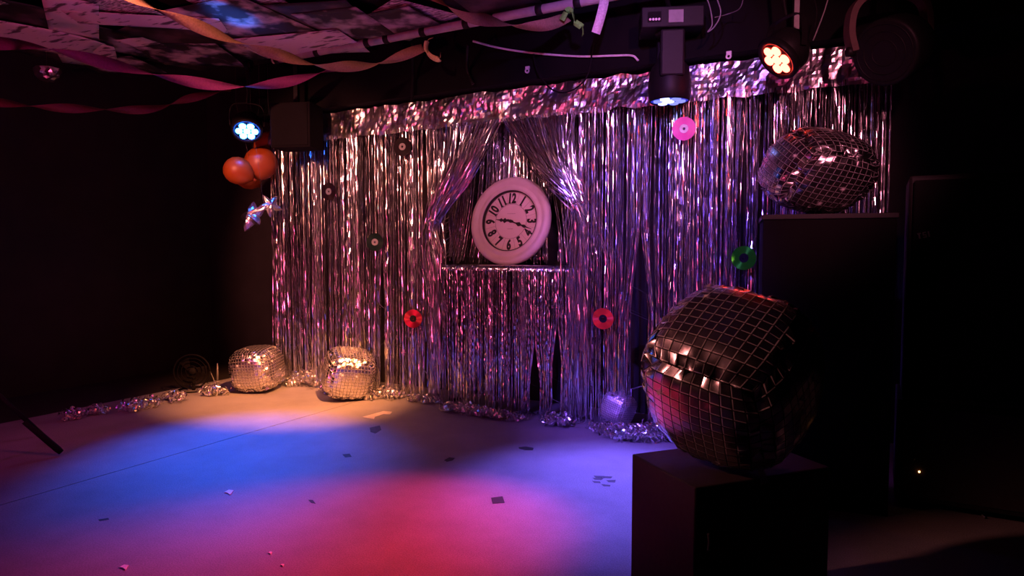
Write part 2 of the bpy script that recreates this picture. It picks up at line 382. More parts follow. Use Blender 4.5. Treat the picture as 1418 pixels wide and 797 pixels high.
# ================================================================== COMPACT DISCS
def cd_mat(name, c, rough=.28, metal=.9):
    m, N, L, B = new_mat(name); tg = N.new('ShaderNodeTangent'); tg.direction_type = 'RADIAL'; tg.axis = 'Y'
    tcn = N.new('ShaderNodeTexCoord'); wv = N.new('ShaderNodeTexNoise'); wv.inputs['Scale'].default_value = 30; L.new(tcn.outputs['Object'], wv.inputs['Vector'])
    mx = N.new('ShaderNodeMix'); mx.data_type = 'RGBA'; mx.inputs[6].default_value = (*[v * .8 for v in c], 1); mx.inputs[7].default_value = (*c, 1)
    L.new(wv.outputs['Fac'], mx.inputs[0]); L.new(mx.outputs[2], B.inputs['Base Color']); L.new(tg.outputs['Tangent'], B.inputs['Tangent'])
    B.inputs['Metallic'].default_value = metal; B.inputs['Roughness'].default_value = rough; B.inputs['Anisotropic'].default_value = .9
    if 0 < metal < .1: B.inputs['Specular IOR Level'].default_value = .06; B.inputs['Roughness'].default_value = .5
    return m
cds = [(947, 178, (.95, .16, .5), 0.0, 0, 'shiny pink compact disc hanging against the foil below the moving head lamp'),
       (1030, 357, (.06, .85, .03), .8, 4, 'dark green compact disc hanging beside the tall black box'),
       (835, 441, (.75, .06, .04), .6, -6, 'bright red compact disc hanging on the foil above the small floor balloon'),
       (572, 441, (.35, .03, .04), .9, 8, 'dark red compact disc hanging low, between the clock skirt and the dark wall end'),
       (557, 203, (.012, .008, .01), .05, 3, 'black compact disc hanging high, just under the header beside the parted drape'),
       (455, 265, (.015, .008, .01), .05, -5, 'black compact disc hanging near the orange balloons'),
       (519, 335, (.008, .02, .015), .05, 6, 'very dark green compact disc half lost among foil strands')]
for x, y, c, metal, rz, lab in cds:
    p = at_Y(x, y, CY0 - .075)
    t = thing('compact_disc', p, lab, 'disc', 'discs hung on the foil curtain', R(rz) + (R(14) if y != 178 else R(18)))
    mb = MB(); Rm = Matrix.Rotation(R(90 + (6 if c[0] > .7 else 0)), 4, 'X')
    mb.lathe([(.023, -.0006), (.060, -.0006), (.060, .0006), (.023, .0006)], 48, Rm, close=True); mb.build('disc', cd_mat('cd_' + str(x), c, metal=metal, rough=.3 if metal else .4), t)
    mb = MB(); mb.lathe([(.0075, -.0006), (.0225, -.0006), (.0225, .0006), (.0075, .0006)], 32, Rm, close=True); mb.build('hub_ring', 'greyplastic' if metal < .1 and metal else ('rubber' if metal else 'whiteplastic'), t)
    mb = MB(); mb.tube([(0, 0, .008), (0, .02, .06), (0, .045, 1.80 - p.z)], .0005, 4); mb.build('thread', 'thread', t)
# ================================================================== MIRROR-BALL BALLOONS
NT = 12
def balloon_mesh(size, squash, seed, pw=3.2, pucker=.03):
    """rounded cube foil balloon printed with square mirror tiles"""
    rg = random.Random(seed); mb = MB(); st = []
    for i in range(NT): st += [(i + 0) / NT, (i + .10) / NT, (i + .19) / NT]
    st.append(1.0); n = len(st)
    axes = [(Vector((1, 0, 0)), Vector((0, 1, 0)), Vector((0, 0, 1))), (Vector((-1, 0, 0)), Vector((0, -1, 0)), Vector((0, 0, 1))),
            (Vector((0, 1, 0)), Vector((-1, 0, 0)), Vector((0, 0, 1))), (Vector((0, -1, 0)), Vector((1, 0, 0)), Vector((0, 0, 1))),
            (Vector((0, 0, 1)), Vector((0, 1, 0)), Vector((-1, 0, 0))), (Vector((0, 0, -1)), Vector((0, 1, 0)), Vector((1, 0, 0)))]
    def pos(nv, uv, vv, a, b):
        p = nv + uv * math.tan(a * math.pi / 4) + vv * math.tan(b * math.pi / 4)
        r = (abs(p.x) ** pw + abs(p.y) ** pw + abs(p.z) ** pw) ** (1 / pw); p = p / r
        e = 1 - max(abs(a), abs(b)); s_ = (b if abs(a) > abs(b) else a)
        cor = min(abs(a), abs(b)) ** 3
        k = math.exp(-(e / .10) ** 2); kk = math.exp(-(e / .3) ** 2)
        w_ = noise.noise(p * 9 + Vector((seed, 0, 0)))
        d = -pucker * k * (1 + .9 * math.sin(s_ * 34 + 5 * w_)) + kk * pucker * .5 * math.sin(s_ * 23 + 7 * w_) - cor * pucker * .8
        d += .022 * noise.noise(p * 2.3 + Vector((seed * 3, 1, 0)))
        p = p * (1 + d); return p * (size / 2)
    for nv, uv, vv in axes:
        vs = [pos(nv, uv, vv, -1 + 2 * a, -1 + 2 * b) for b in st for a in st]
        fs = [[], [], []]
        for j in range(n - 1):
            for i in range(n - 1):
                a = j * n + i; f = (a, a + 1, a + n + 1, a + n)
                ki, kj = i % 3, j % 3
                fs[1 if (ki == 0 or kj == 0) else (2 if (ki == 1 or kj == 2 - 1) else 0)].append(f)
        o = len(mb.v); mb.v += [tuple(p) for p in vs]
        for mi in range(3):
            for f in fs[mi]: mb.f.append(tuple(q + o for q in f)); mb.m.append(mi)
    stars = []
    for k in range(14):
        nv, uv, vv = axes[k % 5]; a, b = rg.uniform(-.75, .75), rg.uniform(-.75, .75); sp = MB(); arms = 12; r1 = size * rg.uniform(.035, .05); vs = []
        c = pos(nv, uv, vv, a, b)
        du = (pos(nv, uv, vv, a + .02, b) - c).normalized(); dv = (pos(nv, uv, vv, a, b + .02) - c).normalized(); nn = du.cross(dv).normalized()
        if nn.dot(c) < 0: nn = -nn
        vs = [c + nn * .003]
        for q in range(arms * 2):
            rr = r1 * (.25 if q % 2 else rg.uniform(.6, 1.0)); an = math.pi * q / arms
            vs.append(c + nn * .003 + (du * math.cos(an) + dv * math.sin(an)) * rr)
        sp.add(vs, [(0, q + 1, (q + 1) % (arms * 2) + 1) for q in range(arms * 2)]); stars.append(sp)
    return mb, stars
def balloon(loc, size, squash, rot, label, seed, pw=3.2, pucker=.03, drop=True, skin='tile'):
    t = thing('mirror_ball_balloon', loc, label, 'balloon', 'foil balloons printed like mirror balls')
    mb, stars = balloon_mesh(size, squash, seed, pw, pucker)
    E = Matrix.Diagonal((1, 1, squash, 1)) @ rot.to_matrix().to_4x4()
    pts = [E @ Vector(p) for p in mb.v]; zmin = min(p.z for p in pts) if drop else 0
    T = Matrix.Translation((0, 0, -zmin + .002)) @ E
    mb.v = [tuple(T @ Vector(p)) for p in mb.v]; b = mb.build('balloon_skin', [skin, 'tileline', 'tilelight'], t, True)
    for s in stars:
        s.v = [tuple(T @ Vector(p)) for p in s.v]; s.build('star_print', 'starprint', b)
    q = MB(); p0 = T @ Vector((size * .36, -size * .36, -size * .36)); dirv = (p0 - T @ Vector((0, 0, 0))).normalized()
    sd = dirv.orthogonal().normalized()
    q.strip([p0 - dirv * .03, p0 + dirv * .0, p0 + dirv * .02], [sd * .006, sd * .009, sd * .012]); q.build('filling_tab', 'crumpled', t)
    return t
from mathutils import Euler
def floor_at(x, y): return at_z(x, y, 0)
p = floor_at(357, 541); balloon(p, .325, .94, Euler((R(6), R(-4), R(20))), 'mirror-tiled foil balloon on the floor at the dark wall end of the curtain, alone', 1, 3.6)
p = floor_at(483, 552); balloon(p, .33, .96, Euler((R(14), R(8), R(52))), 'mirror-tiled foil balloon on the floor nestled in tinsel against the curtain foot', 2, 3.6)
p = floor_at(856, 588); balloon(p, .172, 1.0, Euler((R(-10), R(14), R(-14))), 'smallest mirror-tiled foil balloon, violet-lit, on the floor at the curtain foot', 3, 3.8, skin='tile_soft')
# lower plinth with the largest balloon
B0 = at_z(963, 675, .44); A0 = at_z(875, 628, .44); B0.z = A0.z = 0
e1 = (A0 - B0).normalized(); e2 = Vector((e1.y, -e1.x, 0)); D1 = (A0 - B0).length; D2 = .42
def orient_box(name, org, ex, lx, ey, ly, h, label, cat, mat):
    """box whose corner is org; ex, ey unit edge directions"""
    t = thing(name, org, label, cat); Tm = Matrix((( ex.x, ey.x, 0, 0), (ex.y, ey.y, 0, 0), (0, 0, 1, 0), (0, 0, 0, 1)))
    return t, Tm
t, Tm = orient_box('plinth', B0, e2, D2, e1, D1, .44, 'low black wooden plinth box under the large foil balloon', 'plinth', 'plinth')
mb = MB(); mb.box((0, 0, .0), (D2, D1, .44), Tm, bev=.004); mb.build('carcass', 'plinth', t)
mb = MB(); mb.tube([Tm @ Vector((.03, -.012, .33)), Tm @ Vector((.03, -.016, .31)), Tm @ Vector((.03, -.012, .29))], .004, 6); mb.build('latch', 'dullsteel', t)
c = B0 + e2 * .185 + e1 * .105; c.z = .44
QB = (Matrix.Rotation(YAW - R(18.8), 3, 'Z') @ Matrix.Rotation(R(-6), 3, 'Y') @ Matrix.Rotation(R(36), 3, 'X') @ Matrix.Rotation(R(-30), 3, 'Z')).to_quaternion()
balloon(c, .405, 1.0, QB, 'large mirror-tiled foil balloon with printed stars on the low black plinth', 5, 3.0, .035)
# tall box with balloon
yw = R(10.1); ex = Vector((math.cos(yw), math.sin(yw), 0)); ey = Vector((-math.sin(yw), math.cos(yw), 0))
org = at_z(1057, 297, 1.137); org = at_d(1057, 297, 2.6); TZ = org.z; org.z = 0
t, Tm = orient_box('tall_plinth', org, ex, .46, ey, .4, TZ, 'tall black box standing in front of the curtain end, a balloon on top', 'plinth', 'plinth')
mb = MB(); mb.box((0, 0, 0), (.46, .40, TZ - .02), Tm, bev=.003); mb.build('carcass', 'soffit', t)
mb = MB(); mb.box((-.006, -.006, TZ - .02), (.466, .406, TZ), Tm, bev=.003); mb.build('top_board', 'black', t)
c = org + ex * .205 + ey * .20; c.z = TZ
QB = (Matrix.Rotation(YAW - R(25), 3, 'Z') @ Matrix.Rotation(R(28), 3, 'Y') @ Matrix.Rotation(R(20), 3, 'X') @ Matrix.Rotation(R(35), 3, 'Z')).to_quaternion()
balloon(c, .40, .80, QB, 'mirror-tiled foil balloon slumped on top of the tall black box', 8, 2.7, .055)
# ================================================================== LIGHTING BAR AND LAMPS
PY, PZ = 3.28, 2.275
t = thing('lighting_bar', (-1.2, PY, PZ), 'long silver scaffold tube under the ceiling carrying the lamps', 'pipe')
mb = MB(); mb.tube([(-2.42, 0, 0), (3.6, 0, 0)], .0242, 16); mb.build('tube', 'steel', t, True)
for x in (-2.38, -2.02, -1.60, -1.45, -1.18, -.88, -.72, -.42, -.2, .1, .55, 1.6, 3.0):
    mb = MB(); mb.lathe([(.0246, -.02), (.028, -.018), (.028, .018), (.0246, .02)], 16, Matrix.Translation((x, 0, 0)) @ Matrix.Rotation(R(90), 4, 'Y'), close=True); mb.build('black_tape', 'black', t, True)
for x in (-2.2, -1.0, .4, 2.2, 3.4):
    mb = MB(); mb.tube([(x, 0, .02), (x, 0, ZC - PZ)], .006, 8); mb.lathe([(.03, 0), (.03, .004)], 12, Matrix.Translation((x, 0, ZC - PZ - .004))); mb.build('hanger', 'blackmetal', t)
def clamp(t, x, ztop):      # hook clamp from lamp to the bar, in coordinates of the thing at the bar axis
    mb = MB(); mb.lathe([(.026, -.016), (.036, -.014), (.036, .014), (.026, .016)], 14, Matrix.Translation((0, 0, 0)) @ Matrix.Rotation(R(90), 4, 'Y'), close=True)
    mb.box((-.014, -.012, ztop), (.014, .012, -.028)); mb.build('clamp', 'blackmetal', t)
def aim_frame(direction):
    return direction.normalized().to_track_quat('-Z', 'Y').to_matrix().to_4x4()
def par(center, target, ledc, eng, lcol, size, label, emis, rot=0, blend=1, beam=None):
    """LED par can hung from the bar; seven lenses"""
    hx = Vector((center.x, PY, PZ)); t = thing('par_lamp', hx, label, 'lamp', 'LED par lamps on the bar')
    c = center - hx; A = Matrix.Translation(c) @ aim_frame(Vector(target) - center) @ Matrix.Rotation(R(rot), 4, 'Z')
    mb = MB(); mb.lathe([(.098, -.002), (.100, .0), (.100, .075), (.085, .11), (.06, .135), (.0, .14)], 32, A); mb.lathe([(.080, -.004), (.1, -.012), (.104, -.004), (.104, .02), (.1, .022), (.08, .012)], 32, A, close=True)
    mb.build('can', 'blackmetal', t, True)
    em = emit('led_' + label[:12], ledc, emis); M['led_x'] = em
    for k in range(7):
        a = math.pi / 3 * k; r = 0 if k == 6 else .051
        mb = MB(); mb.lathe([(.0235, -.004), (.0225, -.010), (.014, -.014), (0, -.015)], 20, A @ Matrix.Translation((r * math.cos(a), r * math.sin(a), 0))); mb.build('led_lens', em, t, True)
    mb = MB(); side = Vector((1, 0, 0)); side = (A.to_3x3() @ Vector((1, 0, 0))); side.z = 0; side.normalize(); mid = c + (A.to_3x3() @ Vector((0, 0, .05)))
    top = Vector((0, 0, max(mid.z + .16, -.30)));
    pts = [mid + side * .108, mid + side * .112 + Vector((0, 0, .06)), mid + side * .09 + Vector((0, 0, .135)), mid + Vector((0, 0, .15)), mid - side * .09 + Vector((0, 0, .135)), mid - side * .112 + Vector((0, 0, .06)), mid - side * .108]
    mb.strip([Vector(q) for q in bez(pts, 6)], [side.cross(Vector((0, 0, 1))) * .014] * (6 * 6 + 1))
    y_ = mb.build('yoke', 'blackmetal', t); so = y_.modifiers.new('thick', 'SOLIDIFY'); so.thickness = .004
    mb = MB(); q = mid + Vector((0, 0, .15)); mb.tube([q, Vector((q.x * .5, q.y * .5, (q.z - .03) * .6)), (0, 0, -.03)], .008, 8); mb.build('stem', 'blackmetal', t)
    clamp(t, 0, -.05)
    lp = center + (Vector(target) - center).normalized() * .03
    spot('par_light', lp, beam or target, eng, lcol, size, blend, .07, t)
    return t
pl = at_d(342, 181, 4.65); par(pl, (-2.8, 2.25, 0), (.02, .16, 1), 600, (.010, .115, 1), 44, 'LED par lamp glowing blue-white above the orange balloons', 60)
pr = at_d(1077, 82, 3.0); par(pr, (-2.0, 2.05, 0), (1, .05, .03), 620, (1, .032, .085), 35, 'LED par lamp with seven glowing warm pink-white lenses', 24, 15, 1, (-1.52, 1.78, 0))
# moving head
mc = at_d(927, 140, 3.38)
t = thing('moving_head_lamp', (mc.x, PY, PZ), 'black moving head lamp hanging lens down, lit violet-blue underneath', 'lamp')
o_ = Vector((0, mc.y - PY, 0)); zb = mc.z - PZ
vrot = Matrix.Translation(o_) @ Matrix.Rotation(R(22), 4, 'Z')
mb = MB(); mb.box((-.15, -.10, zb + .335), (.15, .10, zb + .435), vrot, bev=.006); b = mb.build('base', 'blackmetal', t)
mb = MB(); mb.box((-.12, -.1025, zb + .36), (-.055, -.099, zb + .41), vrot); mb.build('control_panel', 'rubber', b)
mb = MB(); mb.box((-.02, -.1035, zb + .355), (.05, -.099, zb + .415), vrot); mb.build('display', 'greyplastic', b)
for k in range(4):
    mb = MB(); mb.lathe([(.006, 0), (.006, .004), (0, .005)], 10, vrot @ Matrix.Translation((-.108 + k * .014, -.1025, zb + .372)) @ Matrix.Rotation(R(90), 4, 'X')); mb.build('button', 'whiteplastic', b)
mb = MB(); mb.lathe([(.07, zb + .32), (.075, zb + .335)], 24, vrot); mb.build('swivel_ring', 'blackmetal', t, True)
for sx in (-1, 1):
    mb = MB(); mb.box((-.058, sx * .085 - .025, zb + .10), (.058, sx * .085 + .025, zb + .325), vrot, bev=.01); mb.build('yoke_arm', 'blackmetal', t)
mb = MB(); mb.lathe([(.0, zb + .255), (.05, zb + .25), (.062, zb + .20), (.092, zb + .165), (.106, zb + .10), (.108, zb + .05), (.100, zb + .004), (.096, zb - .004), (.09, zb + .008)], 36, vrot); mb.build('head', 'blackmetal', t, True)
mb = MB(); mb.lathe([(.0, zb + .002), (.093, zb + .002), (.093, zb + .006), (0, zb + .006)], 36, vrot); mb.build('lens_plate', emit('blue_diffuser', (.03, .05, .9), .6), t)
for k in range(7):
    a = math.pi / 3 * k; r = 0 if k == 6 else .056
    mb = MB(); mb.lathe([(.024, zb + .002), (.022, zb - .006), (.012, zb - .009), (0, zb - .010)], 18, vrot @ Matrix.Translation((r * math.cos(a), r * math.sin(a), 0))); mb.build('led_lens', emit('led_violet', (.30, .33, 1), 6 if k in (6, 4, 2) else 1.1), t, True)
mb = MB(); mb.tube([o_ + Vector((0, 0, zb + .43)), (0, 0, -.02)], .012, 8); mb.build('stem', 'blackmetal', t); clamp(t, 0, -.05)
spot('moving_head_light', mc - Vector((0, 0, .03)), (-.98, 2.66, 0), 570, (.17, .12, 1), 47, 1, .07, t)
# big yoke lamp at the top right
yc = at_d(1228, 72, 2.8)
t = thing('yoke_lamp', (yc.x, PY, PZ), 'big unlit black stage lamp in an arched yoke', 'lamp')
c = yc - Vector((yc.x, PY, PZ)); vd = Vector((-.45, -.75, -.35)); A = Matrix.Translation(c) @ aim_frame(vd)
mb = MB(); mb.lathe([(.125, -.02), (.135, -.02), (.138, .0), (.135, .10), (.10, .20), (.05, .23), (0, .232)], 36, A); mb.build('housing', 'blackmetal', t, True)
mb = MB(); mb.lathe([(.0, -.010), (.06, -.016), (.12, -.012), (.124, .0), (0, 0)], 36, A); mb.build('lens', 'black', t, True)
for r0 in (.05, .085, .115):
    mb = MB(); mb.lathe([(r0, -.014), (r0 + .004, -.014), (r0 + .004, -.022), (r0, -.022)], 36, A, close=True); mb.build('lens_ring', 'blackmetal', t, True)
sd = Vector((math.cos(YAW), math.sin(YAW), 0)); up = Vector((0, 0, 1)); fw = sd.cross(up); M['yokemetal'] = plain('brown_black_metal', (.09, .05, .045), .4)
pts = [c + sd * -.14 + up * 0, c + sd * -.158 + up * .08, c + sd * -.145 + up * .17, c + sd * -.09 + up * .225, c + up * .24, c + sd * .09 + up * .235, c + sd * .15 + up * .19, c + sd * .165 + up * .08, c + sd * .15 + up * -.03]
P_ = bez(pts, 6); mb = MB()
for k, (off, ww) in enumerate(((.0, .026),)):
    mb.strip(P_, [fw * ww] * len(P_))
y_ = mb.build('yoke', 'yokemetal', t); so = y_.modifiers.new('thick', 'SOLIDIFY'); so.thickness = .026; so.offset = 0
for s_ in (-1, 1):
    mb = MB(); mb.lathe([(.02, -.015), (.02, .015), (.012, .02), (0, .02)], 14, Matrix.Translation(c + sd * (.15 * s_) + up * .0) @ Matrix.Rotation(YAW, 4, 'Z') @ Matrix.Rotation(R(90 * s_), 4, 'Y')); mb.build('pivot_knob', 'blackmetal', t, True)
mb = MB(); mb.tube([c + up * .235, (0, 0, -.02)], .012, 8); mb.build('stem', 'blackmetal', t); clamp(t, 0, -.05)
# small black loudspeaker hanging at the left end of the beam
p = at_d(412, 207, 4.6)
t = thing('hanging_speaker', (p.x, p.y, p.z), 'small black loudspeaker hung under the ceiling at the dark end of the curtain', 'speaker', rz=R(18))
mb = MB(); mb.box((-.145, -.1, 0), (.145, .1, .30), bev=.008); mb.build('cabinet', 'soffit', t)
mb = MB(); mb.box((-.13, -.106, .015), (.13, -.099, .285), bev=.002); mb.build('grille', 'soffit', t)
mb = MB(); mb.box((-.015, -.015, .30), (.015, .015, ZC - p.z)); mb.build('hanger', 'blackmetal', t)
# ================================================================== EQUIPMENT ON THE DARK RIGHT SIDE
t = thing('amplifier_case', (.32, 2.98, 0), 'black amplifier case on the floor with one tiny orange light', 'amplifier')
mb = MB(); mb.box((-.24, 0, .03), (.24, .36, .42), bev=.006); mb.build('case', 'black', t)
mb = MB(); mb.box((-.22, -.006, .05), (.22, .002, .40), bev=.002); pn = mb.build('front_panel', 'plinth', t)
lp = at_Y(1273, 653, 2.97)
mb = MB(); mb.lathe([(.0035, 0), (.0035, .003), (0, .005)], 10, Matrix.Translation((lp.x - .32, -.006, lp.z)) @ Matrix.Rotation(R(90), 4, 'X')); mb.build('indicator_light', emit('orange_indicator', (1, .35, .12), 12), pn)
for sx in (-1, 1):
    mb = MB(); mb.tube(bez([(sx * .18, -.006, .30), (sx * .18, -.03, .29), (sx * .18, -.03, .21), (sx * .18, -.006, .20)], 5), .005, 8); mb.build('handle', 'blackmetal', t, True)
    for sy in (.04, .32):
        mb = MB(); mb.lathe([(.02, 0), (.022, .03)], 12, Matrix.Translation((sx * .2, sy, 0))); mb.build('foot', 'rubber', t)
t = thing('loudspeaker', (.33, 2.96, .42), 'tall black loudspeaker cabinet with a faint grey badge on its grille', 'speaker')
mb = MB(); mb.box((-.235, .02, 0), (.235, .36, .86), bev=.01); mb.build('cabinet', 'black', t)
mb = MB(); mb.box((-.22, .0, .02), (.22, .022, .84), bev=.006); gr = mb.build('grille', 'rubber', t)
bp_ = at_Y(1280, 325, 2.958); bx_ = bp_.x - .33; bz_ = bp_.z - .42; mb = MB()
Tb = Matrix.Translation((bx_, 0, bz_)) @ Matrix.Rotation(R(-12), 4, 'Y')
mb.box((-.019, -.003, -.011), (-.014, -.001, .011), Tb); mb.box((-.022, -.003, .006), (-.010, -.001, .011), Tb); mb.box((.012, -.003, -.011), (.017, -.001, .011), Tb)
for a_, b_ in (((-.005, .007), (.007, .011)), ((-.005, -.002), (.007, .002)), ((-.005, -.011), (.007, -.007)), ((-.005, .0), (-.001, .011)), ((.003, -.011), (.007, .0))):
    mb.box((a_[0], -.003, a_[1]), (b_[0], -.001, b_[1]), Tb)
mb.build('badge', 'greyplastic', gr)
for i, pp in enumerate(([(1335, 690), (1350, 703), (1364, 716)], [(1330, 686), (1380, 675), (1418, 662)])):
    mb = MB(); mb.tube(bez([at_z(a, b, .006) for a, b in pp], 6), .0035, 6)
    tag(mb.build('cable', 'greyplastic' if i == 0 else 'rubber', None, True), ['short pale cable end lying on the dark floor right of the plinth', 'thin black cable trailing off over the dark floor right of the plinth'][i], 'cable')
# ================================================================== POSTERS ON THE CEILING
def paper(name, kind, c1, c2):
    m, N, L, B = new_mat(name); tcn = N.new('ShaderNodeTexCoord'); mp = N.new('ShaderNodeMapping'); L.new(tcn.outputs['Object'], mp.inputs['Vector'])
    ns = N.new('ShaderNodeTexNoise'); L.new(mp.outputs['Vector'], ns.inputs['Vector']); rp = N.new('ShaderNodeValToRGB'); rp.color_ramp.interpolation = 'LINEAR'
    if kind == 'print':         # ragged columns of small print with picture blocks
        ns.inputs['Scale'].default_value = 60; mp.inputs['Scale'].default_value = (.35, 2.2, 1); rp.color_ramp.elements[0].position = .47; rp.color_ramp.elements[1].position = .52
    elif kind == 'photo':
        ns.inputs['Scale'].default_value = 7; ns.inputs['Detail'].default_value = 5; rp.color_ramp.elements[0].position = .44; rp.color_ramp.elements[1].position = .62
    elif kind == 'photo2':
        ns.inputs['Scale'].default_value = 20; ns.inputs['Detail'].default_value = 6; mp.inputs['Scale'].default_value = (.35, 1.5, 1); rp.color_ramp.elements[0].position = .36; rp.color_ramp.elements[1].position = .44
    elif kind == 'net':
        N.remove(ns); ns = N.new('ShaderNodeTexVoronoi'); ns.feature = 'DISTANCE_TO_EDGE'; ns.inputs['Scale'].default_value = 16; L.new(mp.outputs['Vector'], ns.inputs['Vector']); rp.color_ramp.elements[0].position = .02; rp.color_ramp.elements[1].position = .06
    else:
        ns.inputs['Scale'].default_value = 4; rp.color_ramp.elements[0].position = .3; rp.color_ramp.elements[1].position = .7
    rp.color_ramp.elements[0].color = (*c1, 1); rp.color_ramp.elements[1].color = (*c2, 1)
    L.new(ns.outputs[0], rp.inputs['Fac']); L.new(rp.outputs['Color'], B.inputs['Base Color']); B.inputs['Roughness'].default_value = .6
    return m
PK = {'newsprint': paper('newsprint', 'print', (.16, .13, .13), (.75, .66, .64)), 'photo': paper('photo_print', 'photo', (.02, .018, .02), (.60, .50, .50)),
      'red': paper('red_print', 'plain', (.50, .02, .02), (.62, .05, .04)), 'net': paper('net_print', 'net', (.50, .48, .6), (.07, .06, .16)),
      'pale': paper('pale_print', 'photo2', (.10, .07, .08), (.74, .62, .66)), 'dark': paper('dark_print', 'photo', (.012, .010, .012), (.10, .06, .07))}
LK = {'newsprint': ('newspaper_sheet', 'newsprint sheet with ragged lines of small print pasted to the ceiling', 'poster'), 'photo': ('poster', 'dark blotchy photo poster pasted to the ceiling', 'poster'),
      'red': ('poster', 'red poster with a thin pale border pasted to the ceiling beside the bar', 'poster'), 'net': ('poster', 'dark blue poster with a net of pale lines pasted to the ceiling', 'poster'),
      'pale': ('poster', 'plain pale poster pasted to the ceiling', 'poster'), 'dark': ('poster', 'nearly black poster pasted to the ceiling', 'poster')}
np_ = 0
def poster(cx, cy, w_, h_, rot, kind, curl, mylab=None):
    global np_
    T = Matrix.Rotation(R(rot), 4, 'Z')
    cs = [Vector((cx, cy, ZC)) + T @ Vector((sx * w_ / 2, sy * h_ / 2, 0)) for sx in (-1, 1) for sy in (-1, 1)]
    pr_ = [project(c) for c in cs]
    if not any(q and -40 < q[0] < 1458 and -40 < q[1] < 300 for q in pr_): return
    if any(c.x < XL + .02 or c.y > 3.48 for c in cs): return
    np_ += 1; z = -.072 + np_ * .0012; mb = MB(); n = 8; vs = []
    for j in range(n + 1):
        for i in range(n + 1):
            u, v = i / n, j / n; dz = z - .004 * (noise.noise(Vector((u * 3, v * 3, np_))) + 1) * .5 - curl * .3 * max(0, u + v - 1.55) ** 2
            q = T @ Vector(((u - .5) * w_, (v - .5) * h_, 0)); vs.append((q.x, q.y, dz))
    mb.add(vs, [(j * (n + 1) + i, (j + 1) * (n + 1) + i, (j + 1) * (n + 1) + i + 1, j * (n + 1) + i + 1) for j in range(n) for i in range(n)])
    nm, lab, cat = LK[kind]; o = mb.build(nm, PK[kind], None, True, (cx, cy, ZC)); tag(o, mylab or lab, cat, kind + ' sheets on the ceiling')
    so = o.modifiers.new('thick', 'SOLIDIFY'); so.thickness = .0006
    if kind == 'red':
        b = MB(); k = .012
        for x0_, y0_, x1_, y1_ in ((-w_ / 2 + k, -h_ / 2 + k, w_ / 2 - k, -h_ / 2 + k + .006), (-w_ / 2 + k, h_ / 2 - k - .006, w_ / 2 - k, h_ / 2 - k), (-w_ / 2 + k, -h_ / 2 + k, -w_ / 2 + k + .006, h_ / 2 - k), (w_ / 2 - k - .006, -h_ / 2 + k, w_ / 2 - k, h_ / 2 - k)):
            b.box((x0_, y0_, z - .0085), (x1_, y1_, z - .0075), T)
        b.build('border', 'whiteplastic', o)
rp_ = random.Random(21)
PL = {(790, 2): 'pale sheet pasted to the ceiling beside the dark blue net poster', (503, 44): 'newsprint sheet on the ceiling by the bar end, beside the red poster', (478, 66): 'pale ceiling sheet half under newsprint where the silver bar ends',
      (335, 84): 'large newsprint sheet on the ceiling above the middle of the magenta streamer', (415, 46): 'wide smudged pale ceiling sheet crossed by the tan streamer', (418, 92): 'small photo scrap on the ceiling above the hanging loudspeaker',
      (50, 38): 'crumpled reddish ceiling sheet above the small foil bauble', (120, 60): 'long pale ceiling strip running from the crumpled reddish sheet to the magenta streamer', (205, 12): 'long narrow pale ceiling strip behind the upper end of the tan streamer',
      (100, 10): 'long narrow pale ceiling strip beside the crumpled reddish sheet', (190, 43): 'tiny pale paper scrap among dark ceiling posters', (262, 62): 'blotchy photo poster on the ceiling touching the large newsprint sheet', (340, 18): 'blotchy ceiling poster struck by a spot of blue light',
      (545, 20): 'blotchy photo poster between the red poster and the newsprint by the bar', (480, 20): 'blotchy photo poster next to the wide smudged pale sheet', (160, 78): 'blotchy photo poster above the magenta streamer near the foil bauble'}
for x, y, w_, h_, rot, kind, curl in ((600, 25, .42, .59, 8, 'red', .1), (705, 4, .55, .45, -6, 'net', .0), (790, 2, .4, .5, 3, 'pale', 0), (503, 44, .40, .42, 4, 'newsprint', .2), (478, 66, .35, .4, 14, 'pale', .2),
        (335, 84, .62, .5, 22, 'newsprint', .3), (415, 46, .75, .42, 14, 'pale', .2), (418, 92, .22, .2, 10, 'photo', .0), (50, 38, .55, .62, -18, 'pale', .4), (120, 60, .62, .34, -34, 'pale', .2), (205, 12, .8, .22, 38, 'pale', .2), (100, 10, .75, .25, -30, 'pale', .2),
        (190, 43, .22, .14, 10, 'pale', 0), (262, 62, .55, .5, 30, 'photo', .2), (340, 18, .6, .7, 5, 'photo', .1), (240, 35, .5, .5, -8, 'dark', .1), (480, 20, .4, .5, 12, 'photo', .1), (160, 78, .5, .4, 24, 'photo', .1), (545, 20, .5, .42, 2, 'photo', .1), (440, 8, .5, .42, 20, 'dark', .1)):
    pc = at_z(x, y, ZC); poster(pc.x, pc.y, w_, h_, rot, kind, curl, PL.get((x, y)))
rp_ = random.Random(21); kinds = ['dark', 'photo', 'dark', 'newsprint']; k = 0
for iy in range(6):
    for ix in range(8):
        cx, cy = -4.8 + ix * .6 + rp_.uniform(-.08, .08), .5 + iy * .52 + rp_.uniform(-.08, .08)
        poster(cx, cy, rp_.choice((.42, .5, .59)), rp_.choice((.42, .5, .59)), rp_.uniform(-25, 25), kinds[(k * 5 + iy * 3) % 4], rp_.choice((0, .2, .3))); k += 1
